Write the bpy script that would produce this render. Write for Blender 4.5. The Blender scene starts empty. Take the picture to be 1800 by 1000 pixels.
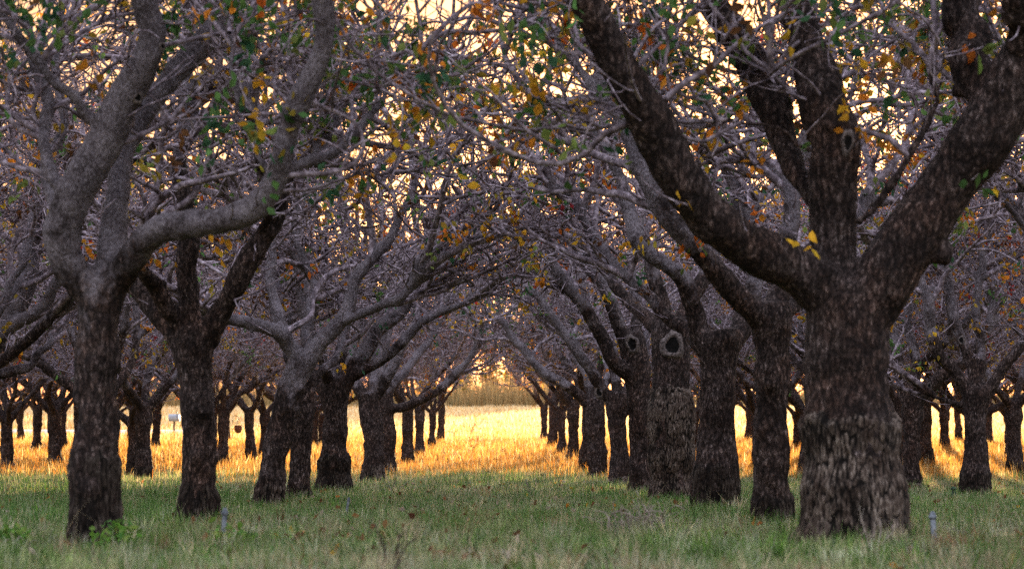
import bpy, math
import numpy as np
from mathutils import Vector, Matrix

R = math.radians
SC = bpy.context.scene
COL = SC.collection
rng = np.random.default_rng(7)

# ------------------------------------------------------------------ camera, world, sun, exposure
CAM_H = 0.745
FPX = 3900.0                                   # focal length in pixels of the 1800 px wide photograph
YAW = math.atan(30 / FPX)                      # the avenue's end lies a little off the middle
PITCH = math.atan(250 / FPX)
cam = bpy.data.cameras.new('camera'); cam_ob = bpy.data.objects.new('camera', cam); COL.objects.link(cam_ob)
cam.sensor_width = 36.0; cam.lens = 36.0 * FPX / 1800.0
cam.clip_start = 0.1; cam.clip_end = 4000.0
cam_ob.location = (0, 0, CAM_H)
cam_ob.rotation_euler = (R(90) + PITCH, 0, -YAW)
cam.dof.use_dof = True; cam.dof.focus_distance = 31.0; cam.dof.aperture_fstop = 3.3
SC.camera = cam_ob

SUN_EL, SUN_AZ = R(2.7), R(10.0)                # azimuth clockwise from the avenue's direction (+Y)
w = bpy.data.worlds.new('World'); SC.world = w; w.use_nodes = True
nt = w.node_tree; nt.nodes.clear()
sky = nt.nodes.new('ShaderNodeTexSky'); sky.sky_type = 'NISHITA'; sky.sun_disc = False
sky.sun_elevation = SUN_EL; sky.sun_rotation = SUN_AZ
sky.air_density = 1.0; sky.dust_density = 1.6; sky.ozone_density = 1.0
bg = nt.nodes.new('ShaderNodeBackground'); bg.inputs['Strength'].default_value = 0.15
wo = nt.nodes.new('ShaderNodeOutputWorld')
# evening sky: warm dimmed band over the horizon, overhead brightened to add top light
tcw = nt.nodes.new('ShaderNodeTexCoord'); sz = nt.nodes.new('ShaderNodeSeparateXYZ'); nt.links.new(tcw.outputs['Generated'], sz.inputs[0])
cr = nt.nodes.new('ShaderNodeValToRGB'); ce = cr.color_ramp.elements; ce[0].position = .22; ce[0].color = (.17, .117, .083, 1); ce[1].position = .60; ce[1].color = (2.05, 1.78, 1.88, 1)
nt.links.new(sz.outputs[2], cr.inputs[0])
hs = nt.nodes.new('ShaderNodeHueSaturation'); hs.inputs['Saturation'].default_value = .75
mx = nt.nodes.new('ShaderNodeMix'); mx.data_type = 'RGBA'; mx.blend_type = 'MULTIPLY'; mx.inputs['Factor'].default_value = 1
nt.links.new(sky.outputs[0], hs.inputs['Color']); nt.links.new(hs.outputs[0], mx.inputs['A']); nt.links.new(cr.outputs[0], mx.inputs['B'])
nt.links.new(mx.outputs['Result'], bg.inputs[0]); nt.links.new(bg.outputs[0], wo.inputs[0])
sl = bpy.data.lights.new('sun', 'SUN'); sl.energy = 2.6; sl.angle = R(0.6); sl.color = (1.0, 0.66, 0.32)
so = bpy.data.objects.new('sun', sl); COL.objects.link(so)
sdir = Vector((math.sin(SUN_AZ) * math.cos(SUN_EL), math.cos(SUN_AZ) * math.cos(SUN_EL), math.sin(SUN_EL)))
so.rotation_euler = sdir.to_track_quat('Z', 'Y').to_euler(); so.location = (0, 0, 60)
vs = SC.view_settings
vs.view_transform = 'Standard'; vs.look = 'None'; vs.gamma = 1.0; vs.exposure = 3.75; vs.use_curve_mapping = False
SC.cycles.use_denoising = False
SC.cycles.max_bounces = 5; SC.cycles.diffuse_bounces = 3; SC.cycles.transmission_bounces = 3

# ------------------------------------------------------------------ numpy helpers
def norm(v):
    return v / np.maximum(np.linalg.norm(v, axis=-1, keepdims=True), 1e-9)

_G = np.random.default_rng(99).random((32, 32, 32)).astype(np.float32)
def vnoise(p):
    """smooth value noise, -1..1"""
    i = np.floor(p).astype(np.int64); f = p - i; f = f * f * (3 - 2 * f); i &= 31; j = (i + 1) & 31
    def g(a, b, c): return _G[a[:, 0], b[:, 1], c[:, 2]]
    x = f[:, 0]; y = f[:, 1]; z = f[:, 2]
    c00 = g(i, i, i) * (1 - x) + g(j, i, i) * x; c10 = g(i, j, i) * (1 - x) + g(j, j, i) * x
    c01 = g(i, i, j) * (1 - x) + g(j, i, j) * x; c11 = g(i, j, j) * (1 - x) + g(j, j, j) * x
    return ((c00 * (1 - y) + c10 * y) * (1 - z) + (c01 * (1 - y) + c11 * y) * z) * 2 - 1

def ground_h(y):
    """the orchard floor dips a little beyond the first trees, the field rises beyond it"""
    return np.interp(y, [-60, 14, 19, 27, 40, 55, 75, 105, 150, 250, 300, 900], [0, 0, -.05, -.2, -.33, -.4, -.28, 0.02, .62, 2.95, 3.5, 4.5])

def gz(x, y):
    p = np.stack([np.asarray(x, float) * .35, np.asarray(y, float) * .35, np.zeros_like(np.asarray(x, float))], -1).reshape(-1, 3)
    return (ground_h(np.asarray(y, float)).reshape(-1) + .035 * vnoise(p) + .015 * vnoise(p * 3.1 + 7)).reshape(np.shape(x))

cw = cam_ob.rotation_euler.to_matrix()
CR, CU, CF = [np.array(cw.col[k]) for k in (0, 1, 2)]
CF = -CF
def at(x, y, d):
    """the point at distance d down the avenue that stands at pixel x, y of the photograph"""
    v = CF + CR * ((x - 900) / FPX) + CU * ((500 - y) / FPX)
    return np.array([0, 0, CAM_H]) + v * (d / v[1])

def mesh(name, V, F, mats, smooth=True, col=None, starts=None):
    """V n x 3; F: list of index arrays (m x k); col n x 4"""
    me = bpy.data.meshes.new(name)
    V = np.ascontiguousarray(V, dtype=np.float32)
    me.vertices.add(len(V)); me.vertices.foreach_set('co', V.ravel())
    loops = np.concatenate([f.ravel() for f in F]).astype(np.int32)
    tot = np.concatenate([np.full(len(f), f.shape[1], np.int32) for f in F])
    st = np.concatenate([[0], np.cumsum(tot)[:-1]]).astype(np.int32)
    me.loops.add(len(loops)); me.loops.foreach_set('vertex_index', loops)
    me.polygons.add(len(tot)); me.polygons.foreach_set('loop_start', st)
    try: me.polygons.foreach_set('loop_total', tot)
    except Exception: pass
    me.update(calc_edges=True); 
    if smooth: me.polygons.foreach_set('use_smooth', np.ones(len(tot), bool))
    if col is not None:
        a = me.color_attributes.new('tint', 'FLOAT_COLOR', 'POINT')
        a.data.foreach_set('color', np.ascontiguousarray(col, dtype=np.float32).ravel())
    for m in (mats if isinstance(mats, (list, tuple)) else [mats]): me.materials.append(m)
    return me

def link(name, me, parent=None):
    o = bpy.data.objects.new(name, me); COL.objects.link(o)
    if parent is not None: o.parent = parent
    return o

def tag(o, label, cat=None, group=None, kind=None):
    o['label'] = label
    if cat: o['category'] = cat
    if group: o['group'] = group
    if kind: o['kind'] = kind
    return o

def tubes(P, Rad, sides, cap=False, seed=0):
    """P (M,n,3), Rad (M,n) -> verts, quads, tris"""
    M, n, _ = P.shape
    T = np.empty_like(P); T[:, 1:-1] = P[:, 2:] - P[:, :-2]; T[:, 0] = P[:, 1] - P[:, 0]; T[:, -1] = P[:, -1] - P[:, -2]
    T = norm(T)
    ref = np.random.default_rng(seed).normal(size=(M, 3))
    t0 = norm(T.mean(1)); ref = norm(ref - (ref * t0).sum(-1, keepdims=True) * t0)[:, None, :]
    A = norm(ref - (ref * T).sum(-1, keepdims=True) * T); B = np.cross(T, A)
    ang = np.arange(sides) / sides * 2 * np.pi
    V = P[:, :, None, :] + Rad[:, :, None, None] * (A[:, :, None, :] * np.cos(ang)[:, None] + B[:, :, None, :] * np.sin(ang)[:, None])
    idx = np.arange(M * n * sides).reshape(M, n, sides)
    a = idx[:, :-1]; b = idx[:, 1:]
    Q = np.stack([a, np.roll(a, -1, 2), np.roll(b, -1, 2), b], -1).reshape(-1, 4)
    V = V.reshape(-1, 3); tri = np.zeros((0, 3), int)
    if cap:
        c0 = len(V) + np.arange(M); c1 = c0 + M
        V = np.concatenate([V, P[:, 0], P[:, -1]])
        s = idx[:, 0]; e = idx[:, -1]
        tri = np.concatenate([np.stack([np.roll(s, -1, 1), s, np.repeat(c0[:, None], sides, 1)], -1).reshape(-1, 3),
                              np.stack([e, np.roll(e, -1, 1), np.repeat(c1[:, None], sides, 1)], -1).reshape(-1, 3)])
    return V, Q, tri

def spline(P, n):
    """Catmull-Rom through rows of P (any columns), n samples evenly spread"""
    P = np.asarray(P, float); k = len(P)
    if k == 2:
        t = np.linspace(0, 1, n)[:, None]; return P[0] * (1 - t) + P[1] * t
    E = np.concatenate([[2 * P[0] - P[1]], P, [2 * P[-1] - P[-2]]])
    out = []
    for i in range(k - 1):
        t = np.linspace(0, 1, 24, endpoint=(i == k - 2))[:, None]
        p0, p1, p2, p3 = E[i:i + 4]
        out.append(.5 * (2 * p1 + (p2 - p0) * t + (2 * p0 - 5 * p1 + 4 * p2 - p3) * t ** 2 + (3 * p1 - p0 - 3 * p2 + p3) * t ** 3))
    D = np.concatenate(out); s = np.concatenate([[0], np.cumsum(np.linalg.norm(np.diff(D[:, :3], axis=0), axis=1))])
    u = np.linspace(0, s[-1], n)
    return np.stack([np.interp(u, s, D[:, c]) for c in range(D.shape[1])], -1)

# ------------------------------------------------------------------ materials
def new_mat(name):
    m = bpy.data.materials.new(name); m.use_nodes = True
    n = m.node_tree; b = n.nodes['Principled BSDF']; b.inputs['Roughness'].default_value = .9
    b.inputs['Specular IOR Level'].default_value = .15
    return m, n, b
def N(n, t, **kw):
    o = n.nodes.new(t)
    for k, v in kw.items(): setattr(o, k, v)
    return o
def ramp(n, fac, stops):
    r = N(n, 'ShaderNodeValToRGB'); e = r.color_ramp.elements
    while len(e) < len(stops): e.new(.5)
    for i, (p, c) in enumerate(stops): e[i].position = p; e[i].color = (*c, 1)
    n.links.new(fac, r.inputs[0]); return r.outputs[0]
def noise(n, vec, scale, detail=4, rough=.6):
    o = N(n, 'ShaderNodeTexNoise'); o.inputs['Scale'].default_value = scale; o.inputs['Detail'].default_value = detail; o.inputs['Roughness'].default_value = rough
    if vec is not None: n.links.new(vec, o.inputs['Vector'])
    return o.outputs['Fac']
def mapping(n, vec, sc):
    o = N(n, 'ShaderNodeMapping'); o.inputs['Scale'].default_value = sc; n.links.new(vec, o.inputs['Vector']); return o.outputs[0]
def mixc(n, fac, a, b, mode='MIX'):
    o = N(n, 'ShaderNodeMix', data_type='RGBA', blend_type=mode)
    for s, v in ((o.inputs['Factor'], fac), (o.inputs['A'], a), (o.inputs['B'], b)):
        if hasattr(v, 'is_linked'): n.links.new(v, s)
        else: s.default_value = v if isinstance(v, float) else (*v, 1)
    return o.outputs['Result']
def bump(n, b, h, strength, dist):
    o = N(n, 'ShaderNodeBump'); o.inputs['Strength'].default_value = strength; o.inputs['Distance'].default_value = dist
    n.links.new(h, o.inputs['Height']); n.links.new(o.outputs[0], b.inputs['Normal'])
def math_n(n, op, a, b=None):
    o = N(n, 'ShaderNodeMath', operation=op)
    for i, v in enumerate((a, b)):
        if v is None: continue
        if hasattr(v, 'is_linked'): n.links.new(v, o.inputs[i])
        else: o.inputs[i].default_value = v
    return o.outputs[0]

def bark_mat():
    """old dark bark low down that turns into smooth pale skin on the younger limbs"""
    m, n, b = new_mat('bark')
    tc = N(n, 'ShaderNodeTexCoord'); v = tc.outputs['Object']
    oi = N(n, 'ShaderNodeObjectInfo')
    vv = N(n, 'ShaderNodeVectorMath', operation='ADD'); n.links.new(v, vv.inputs[0])
    sc = N(n, 'ShaderNodeVectorMath', operation='SCALE'); sc.inputs[0].default_value = (7.3, 3.1, 5.7); n.links.new(oi.outputs['Random'], sc.inputs['Scale']); n.links.new(sc.outputs[0], vv.inputs[1])
    v2 = vv.outputs[0]
    f1 = noise(n, mapping(n, v2, (38, 38, 15)), 1.0, 8, .78)
    f2 = noise(n, v2, 4.5, 5, .65)
    f3 = noise(n, mapping(n, v2, (60, 60, 34)), 1.0, 4, .75)
    w1 = N(n, 'ShaderNodeTexNoise'); w1.inputs['Scale'].default_value = 11; w1.inputs['Detail'].default_value = 4; n.links.new(v2, w1.inputs['Vector'])
    ad = N(n, 'ShaderNodeVectorMath', operation='MULTIPLY_ADD'); n.links.new(w1.outputs['Color'], ad.inputs[0]); ad.inputs[1].default_value = (.09,) * 3; n.links.new(v2, ad.inputs[2])
    vo = N(n, 'ShaderNodeTexVoronoi', feature='DISTANCE_TO_EDGE'); vo.inputs['Scale'].default_value = 1.0; n.links.new(mapping(n, ad.outputs[0], (21, 21, 8.5)), vo.inputs['Vector'])
    crack = ramp(n, vo.outputs['Distance'], [(.0, (0, 0, 0)), (.10, (.55, .55, .55)), (.26, (1, 1, 1))])
    old = ramp(n, f1, [(.38, (.008, .005, .0045)), (.48, (.045, .031, .026)), (.56, (.115, .084, .072)), (.67, (.40, .33, .30))])  # bark tones, the dark end deepened to paint shade into the creases
    patch = ramp(n, f2, [(.36, (.42, .36, .33)), (.5, (.95, .90, .88)), (.64, (1.5, 1.44, 1.42))])
    old = mixc(n, 1.0, old, patch, 'MULTIPLY')
    old = mixc(n, 1.0, old, ramp(n, noise(n, v2, 2.1, 5, .7), [(.38, (1.12, .94, .86)), (.5, (1.0, .96, .97)), (.62, (1.05, 1.06, 1.12))]), 'MULTIPLY')
    old = mixc(n, math_n(n, 'ADD', math_n(n, 'MULTIPLY', crack, .75), .25), (.010, .007, .006), old)
    young = ramp(n, f2, [(.34, (.040, .028, .028)), (.48, (.13, .102, .108)), (.64, (.30, .25, .265))])
    young = mixc(n, .5, young, ramp(n, f3, [(.36, (.018, .013, .013)), (.5, (.13, .105, .11)), (.66, (.42, .365, .385))]))
    at_ = N(n, 'ShaderNodeAttribute'); at_.attribute_name = 'tint'
    sep = N(n, 'ShaderNodeSeparateColor'); n.links.new(at_.outputs['Color'], sep.inputs[0])
    f = math_n(n, 'ADD', sep.outputs[0], math_n(n, 'MULTIPLY', math_n(n, 'SUBTRACT', f2, .5), 1.6))
    f = ramp(n, f, [(.35, (0, 0, 0)), (.65, (1, 1, 1))])
    n.links.new(mixc(n, f, old, young), b.inputs['Base Color'])
    h = math_n(n, 'ADD', math_n(n, 'ADD', f1, math_n(n, 'MULTIPLY', f3, .4)), math_n(n, 'MULTIPLY', crack, .35))
    bump(n, b, h, 1.0, .035)
    return m

def rootstock_mat(name, k):
    """deeply furrowed bark; the furrows are in the mesh, its tint says how deep a point lies"""
    m, n, b = new_mat(name)
    tc = N(n, 'ShaderNodeTexCoord'); v = tc.outputs['Object']
    at_ = N(n, 'ShaderNodeAttribute'); at_.attribute_name = 'tint'; sep = N(n, 'ShaderNodeSeparateColor'); n.links.new(at_.outputs['Color'], sep.inputs[0])
    f1 = noise(n, mapping(n, v, (50, 50, 18)), 1.0, 5, .7); f2 = noise(n, v, 3.5, 3, .6)
    c = ramp(n, f1, [(.32, (.030 * k, .020 * k, .016 * k)), (.50, (.085 * k, .064 * k, .052 * k)), (.70, (.30 * k, .25 * k, .215 * k))])
    c = mixc(n, 1.0, c, ramp(n, f2, [(.36, (.40, .32, .28)), (.62, (1.25, 1.2, 1.15))]), 'MULTIPLY')
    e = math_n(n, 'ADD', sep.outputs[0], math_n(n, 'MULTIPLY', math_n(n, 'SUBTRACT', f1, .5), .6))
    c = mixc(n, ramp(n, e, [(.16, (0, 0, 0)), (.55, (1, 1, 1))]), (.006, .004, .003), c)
    n.links.new(c, b.inputs['Base Color'])
    bump(n, b, f1, 1.0, .02)
    return m

def twig_mat(name, c0, c1, c2):
    m, n, b = new_mat(name)
    g = N(n, 'ShaderNodeTexCoord'); f = noise(n, g.outputs['Object'], 14, 3, .7)
    n.links.new(ramp(n, f, [(.3, c0), (.5, c1), (.72, c2)]), b.inputs['Base Color'])
    bump(n, b, noise(n, g.outputs['Object'], 90, 2), .4, .004)
    return m

def leaf_mat(name, trans=.45, jitter=.35, rough=.6):
    """thin leaf or blade: its own tint, part of the light passes through"""
    m = bpy.data.materials.new(name); m.use_nodes = True; n = m.node_tree; n.nodes.clear()
    at_ = N(n, 'ShaderNodeAttribute'); at_.attribute_name = 'tint'
    tc = N(n, 'ShaderNodeTexCoord'); f = noise(n, tc.outputs['Object'], 40, 2)
    c = mixc(n, jitter, at_.outputs['Color'], mixc(n, 1.0, at_.outputs['Color'], ramp(n, f, [(.3, (.45, .45, .45)), (.7, (1.5, 1.4, 1.3))]), 'MULTIPLY'))
    d = N(n, 'ShaderNodeBsdfDiffuse'); t = N(n, 'ShaderNodeBsdfTranslucent'); x = N(n, 'ShaderNodeMixShader'); x.inputs[0].default_value = trans
    n.links.new(c, d.inputs[0]); n.links.new(c, t.inputs[0]); n.links.new(d.outputs[0], x.inputs[1]); n.links.new(t.outputs[0], x.inputs[2])
    o = N(n, 'ShaderNodeOutputMaterial'); n.links.new(x.outputs[0], o.inputs[0])
    return m

def plain_mat(name, c0, c1, scale=20, rough=.8, bmp=.3):
    m, n, b = new_mat(name); b.inputs['Roughness'].default_value = rough
    g = N(n, 'ShaderNodeTexCoord'); f = noise(n, g.outputs['Object'], scale, 4, .65)
    n.links.new(ramp(n, f, [(.35, c0), (.65, c1)]), b.inputs['Base Color'])
    bump(n, b, f, bmp, .01)
    return m

BARK, ROOT, ROOT_DARK = bark_mat(), rootstock_mat('rough rootstock bark', 1.1), rootstock_mat('dark rootstock bark', .5)
BRANCH = twig_mat('branch bark', (.035, .025, .027), (.17, .13, .142), (.50, .41, .445))
TWIG = twig_mat('twig bark', (.035, .024, .027), (.19, .142, .158), (.62, .515, .56))
LEAF = leaf_mat('leaf', .45)
HOLLOW = plain_mat('decayed wood with hole shade', (.002, .0015, .0012), (.008, .006, .005), 30)  # decayed wood, blackened so the colour gives a shallow dish a hole's shade
CALLUS = plain_mat('pale callus bark', (.018, .013, .011), (.21, .165, .15), 34, .9, 1.0)

# ------------------------------------------------------------------ trees
def walk(start, d0, length, n, wig, up, g, zmin=None):
    M = len(start); P = np.empty((M, n, 3)); P[:, 0] = start; d = norm(d0.copy()); w_ = np.zeros((M, 3)); st = (np.asarray(length) / (n - 1))[:, None]
    if zmin is not None: zmin = zmin + g.uniform(-.35, 1.1, M) ** 1 if M > 8 else np.full(M, zmin)
    for i in range(1, n):
        w_ = .55 * w_ + wig * g.normal(size=(M, 3))
        d = d + w_; d[:, 2] += up; d = norm(d)
        if zmin is not None:
            low = P[:, i - 1, 2] < zmin
            d[low, 2] = d[low, 2] * .5 + .22
            d = norm(d)
        P[:, i] = P[:, i - 1] + d * st
    return P

def spawn(P, Rd, count, t0, t1, g, ang=(35, 80)):
    """start points, directions and local radii for `count` shoots on the branches P (M,n,3)"""
    M, n, _ = P.shape
    L = np.linalg.norm(np.diff(P, axis=1), axis=2).sum(1)
    k = g.choice(M, count, p=L / L.sum())
    t = g.uniform(t0, t1, count) * (n - 1); i = np.minimum(t.astype(int), n - 2); f = (t - i)[:, None]
    s = P[k, i] * (1 - f) + P[k, i + 1] * f; tan = norm(P[k, i + 1] - P[k, i])
    r = Rd[k, i] * (1 - f[:, 0]) + Rd[k, i + 1] * f[:, 0]
    q = g.normal(size=(count, 3)); q = norm(q - (q * tan).sum(-1, keepdims=True) * tan)
    a = np.radians(g.uniform(ang[0], ang[1], count))[:, None]
    return s, tan * np.cos(a) + q * np.sin(a), r

def lerp_r(r0, r1, n, p=1.0):
    t = np.linspace(0, 1, n)[None, :] ** p
    return np.asarray(r0)[:, None] * (1 - t) + np.asarray(r1)[:, None] * t

def remeshed(V, Q, T, voxel, it=6):
    me = bpy.data.meshes.new('tmp'); me.from_pydata(V.tolist(), [], Q.tolist() + T.tolist())
    ob = bpy.data.objects.new('tmp', me); COL.objects.link(ob)
    m = ob.modifiers.new('r', 'REMESH'); m.mode = 'VOXEL'; m.voxel_size = voxel; m.adaptivity = 0
    s = ob.modifiers.new('s', 'SMOOTH'); s.factor = .5; s.iterations = it
    dg = bpy.context.evaluated_depsgraph_get()
    m2 = bpy.data.meshes.new_from_object(ob.evaluated_get(dg))
    bpy.data.objects.remove(ob); bpy.data.meshes.remove(me)
    return m2

LEAFLET = np.array([(0, 0, 0), (-.20, .25, .03), (.20, .25, .03), (-.30, .55, .05), (.30, .55, .05), (-.13, .85, .02), (.13, .85, .02), (0, 1.05, -.04), (0, .28, -.03), (0, .6, -.04)], float)
LF = [(0, 2, 8), (0, 8, 1), (8, 2, 4), (8, 4, 9), (8, 9, 3), (8, 3, 1), (9, 4, 6), (9, 6, 7), (9, 7, 5), (9, 5, 3)]
LEAF_COLS = {'green': [(.07, .14, .04), (.09, .17, .05), (.045, .11, .055), (.15, .19, .05)],
             'yellow': [(.58, .34, .03), (.46, .25, .025), (.30, .22, .035)],
             'orange': [(.52, .20, .025), (.40, .17, .025), (.46, .12, .02)],
             'brown': [(.13, .065, .03), (.20, .10, .045), (.10, .05, .025)],
             'fresh': [(.13, .26, .04), (.10, .22, .05), (.18, .27, .06)],
             'red': [(.33, .04, .025), (.25, .03, .03)]}
def leaves(anchor, g, mix, size=(.05, .095), per=(2, 7)):
    """drooping clusters of leaflets at the anchor points; mix: {colour: weight}"""
    names = list(mix); p = np.array([mix[k] for k in names], float); p /= p.sum()
    M = len(anchor); k = g.integers(per[0], per[1] + 1, M); own = np.repeat(np.arange(M), k); n = len(own)
    cc = np.repeat(g.choice(len(names), M // 3 + 1, p=p), 3)[:M]
    base = np.array([LEAF_COLS[names[c]][g.integers(len(LEAF_COLS[names[c]]))] for c in cc])
    colr = base[own] * g.uniform(.65, 1.35, (n, 1)) * g.uniform(.9, 1.1, (n, 3))
    o = anchor[own] + g.normal(size=(n, 3)) * np.array([.045, .045, .05]) - np.array([0, 0, .03])
    ydir = g.normal(size=(n, 3)) * .7; ydir[:, 2] -= .75; ydir = norm(ydir)
    nd = g.normal(size=(n, 3)); nd = norm(nd - (nd * ydir).sum(-1, keepdims=True) * ydir); xd = np.cross(ydir, nd)
    s = g.uniform(size[0], size[1], n)[:, None, None]
    curl = g.uniform(-1.5, 3.0, n)[:, None, None]
    L = LEAFLET[None]
    V = o[:, None] + s * (xd[:, None] * L[..., 0:1] * g.uniform(.8, 1.25, n)[:, None, None] + ydir[:, None] * L[..., 1:2] + nd[:, None] * (L[..., 2:3] * curl * 1.6))
    F = (np.array(LF)[None] + (np.arange(n) * len(LEAFLET))[:, None, None]).reshape(-1, 3)
    C = np.ones((n, len(LEAFLET), 4)); C[..., :3] = colr[:, None, :]
    return V.reshape(-1, 3), F, C.reshape(-1, 4)

MIX_MID = {'yellow': 4, 'orange': 2.6, 'green': 4, 'brown': 1.2, 'red': .25}
MIX_GREEN = {'green': 9, 'yellow': 1.6, 'orange': 1.2, 'brown': .6}
MIX_AUTUMN = {'yellow': 4, 'orange': 4, 'green': 1.4, 'brown': 2, 'red': .5}
MIX_ODD = {'yellow': 1, 'orange': .8, 'green': 3.2, 'brown': .6}

def tree_parts(trunk, scaff, graft, seed, voxel=.03, n2=3.0, n3=7.5, n4=6.5, r2max=.05, t2=.22, mix=MIX_MID, nleaf=170, twig_scale=1.3, pale=1.9, flare=.6, tip=True, root=None, rootfat=1.045, away=False, aim=None, low=0.0):
    """trunk, scaff: lists of (n,4) arrays x,y,z,radius in the tree's own space -> dict of meshes"""
    g = np.random.default_rng(seed)
    Vs, Qs, Ts, off = [], [], [], 0
    lines = []
    for k, S in enumerate(trunk + scaff):
        n = max(10, int(np.linalg.norm(np.diff(S[:, :3], axis=0), axis=1).sum() / .09)); S = spline(S, n)
        if k >= len(trunk):
            t = np.linspace(0, 1, n)[:, None]
            S[:, :3] += np.stack([vnoise(np.stack([t[:, 0] * 7 + seed + k * 3.1, np.full(n, c * 7.7 + k), np.zeros(n)], -1)) for c in range(3)], -1) * .05 * np.minimum(1, t * 4)
        S[:, 3] *= 1 + .10 * vnoise(np.stack([np.arange(n) * .45, np.full(n, k * 3.3 + seed), np.zeros(n)], -1))
        lines.append(S)
        V, Q, T = tubes(S[None, :, :3], S[None, :, 3], 16 if k < len(trunk) else 12, True, seed + k)
        Vs.append(V); Qs.append(Q + off); Ts.append(T + off); off += len(V)
    sc = lines[len(trunk):]
    for S in sc:
        for _ in range(g.integers(1, 4)):
            i = int(g.integers(3, max(4, int(len(S) * .8)))); t_ = norm(S[min(i + 1, len(S) - 1), :3] - S[i - 1, :3]); q = g.normal(size=3); q = norm(q - (q * t_).sum() * t_ + .35 * t_)
            r_ = S[i, 3]; l_ = r_ * g.uniform(1.1, 1.5); P = np.stack([S[i, :3], S[i, :3] + q * l_ * .6, S[i, :3] + q * l_])
            V, Q, T = tubes(P[None], np.array([[.62, .48, .40]]) * r_ * g.uniform(.7, 1.1), 10, True)
            Vs.append(V); Qs.append(Q + off); Ts.append(T + off); off += len(V)
    nmax = 40
    SP = np.stack([spline(S, nmax) for S in sc]); SR = SP[..., 3]; SP = SP[..., :3]
    # second order branches
    tot = np.linalg.norm(np.diff(SP, axis=1), axis=2).sum()
    c2 = int(tot * n2)
    s, d, r = spawn(SP, SR, c2, t2, 1.0, g, (35, 75)); d[:, 2] += .10
    if aim is not None: d = d + np.array([aim[0], aim[1], 0]) * g.random((len(d), 1))
    if away: d[:, 1] = np.abs(d[:, 1])
    d[:, 2] += .22 * g.random(len(d))
    if tip:
        for q in range(4):
            s = np.concatenate([s, SP[:, -1 - q]]); d = np.concatenate([d, norm(SP[:, -1] - SP[:, -3]) + (.45 if q else 0) * g.normal(size=(len(SP), 3)) + np.array([*(aim or (0, 0)), 0]) * .5]); r = np.concatenate([r, SR[:, -1 - q] / .6 * (1 if q == 0 else .75)])
    L2 = g.uniform(.9, 2.4, len(s)); L2[c2:] *= 1.35; P2 = walk(s, d, L2, 13, .17, .05, g, 2.35 + low)
    r2 = np.clip(r * .6 * g.uniform(.6, 1, len(r)), .011, r2max) * twig_scale; R2 = lerp_r(r2, np.full(len(r2), .008 * twig_scale), 13, .8)
    big = r2 > .026
    if big.any():
        for P, Rr in zip(P2[big], R2[big]):
            V, Q, T = tubes(P[None, :5], np.maximum(Rr[None, :5], voxel * .5) * np.array([1.15, 1, 1, .9, .75]), 8, True)
            Vs.append(V); Qs.append(Q + off); Ts.append(T + off); off += len(V)
    # third order
    allP = P2; allR = R2
    s, d, r = spawn(allP, allR, int(len(P2) * n3), .15, 1, g, (30, 80)); L3 = g.uniform(.35, 1.05, len(s))
    P3 = walk(s, d, L3, 9, .21, .02, g, 2.25 + low); r3 = np.clip(r * .62, .0065, .015) * twig_scale; R3 = lerp_r(r3, np.full(len(r3), .0045 * twig_scale), 9)
    # twigs
    s, d, r = spawn(P3, R3, int(len(P3) * n4), .1, 1, g, (25, 85)); L4 = g.uniform(.15, .6, len(s))
    P4 = walk(s, d, L4, 7, .25, .02, g, 2.1 + low); R4 = lerp_r(np.clip(r * .7, .0035, .006) * twig_scale, np.full(len(r), .0024 * twig_scale), 7)
    s5, d5, r5 = spawn(SP, SR, int(tot * 5), .15, 1, g, (40, 90)); P5 = walk(s5, d5, g.uniform(.2, .8, len(s5)), 7, .22, .10, g, 1.7 + low); R5 = lerp_r(np.full(len(s5), .006) * twig_scale, np.full(len(s5), .003) * twig_scale, 7)
    out = {}
    # trunk + limbs, one skin
    m = remeshed(np.concatenate(Vs), np.concatenate(Qs), np.concatenate(Ts), voxel)
    co = np.empty(len(m.vertices) * 3, np.float32); m.vertices.foreach_get('co', co); co = co.reshape(-1, 3).astype(float)
    no = np.empty(len(m.vertices) * 3, np.float32); m.vertex_normals.foreach_get('vector', no); no = no.reshape(-1, 3)
    thick = np.clip((2.2 - co[:, 2]) / 1.0, .55, 1)
    dis = .018 * vnoise(co * np.array([9, 9, 5]) + seed) + .012 * vnoise(co * np.array([24, 24, 13]) + seed) + .05 * np.maximum(0, vnoise(co * 5.3 + seed) - .42)
    co += no * (dis * thick)[:, None]
    m.vertices.foreach_set('co', co.astype(np.float32).ravel())
    m.polygons.foreach_set('use_smooth', np.ones(len(m.polygons), bool))
    a = m.color_attributes.new('tint', 'FLOAT_COLOR', 'POINT')
    c = np.ones((len(co), 4), np.float32); c[:, 0] = np.clip((co[:, 2] - pale) / 1.4 + .35, 0, 1); a.data.foreach_set('color', c.ravel())
    m.materials.clear(); m.materials.append(BARK); m.name = 'trunk'; m.update(); out['trunk'] = m
    # rootstock collar
    T0 = lines[0]; sides = 220 if voxel < .03 else 72; nz = max(28, int(graft / (.007 if voxel < .03 else .02))); zz = np.linspace(-.22, graft, nz)
    cx = np.interp(zz, T0[:, 2], T0[:, 0]); cy = np.interp(zz, T0[:, 2], T0[:, 1]); rr = np.interp(zz, T0[:, 2], T0[:, 3])
    th = np.arange(sides) / sides * 2 * np.pi
    up = np.clip((graft - zz) / .05, 0, 1) ** .5
    rad = rr[:, None] * (1.0 + (rootfat - 1) * up)[:, None] - .03 * (1 - up)[:, None] + .0 * th[None]
    dx, dy = np.cos(th)[None], np.sin(th)[None]
    q = np.stack([np.broadcast_to(dx, rad.shape) * 2.2, np.broadcast_to(dy, rad.shape) * 2.2, np.broadcast_to(zz[:, None], rad.shape) * 1.2], -1).reshape(-1, 3)
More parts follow.
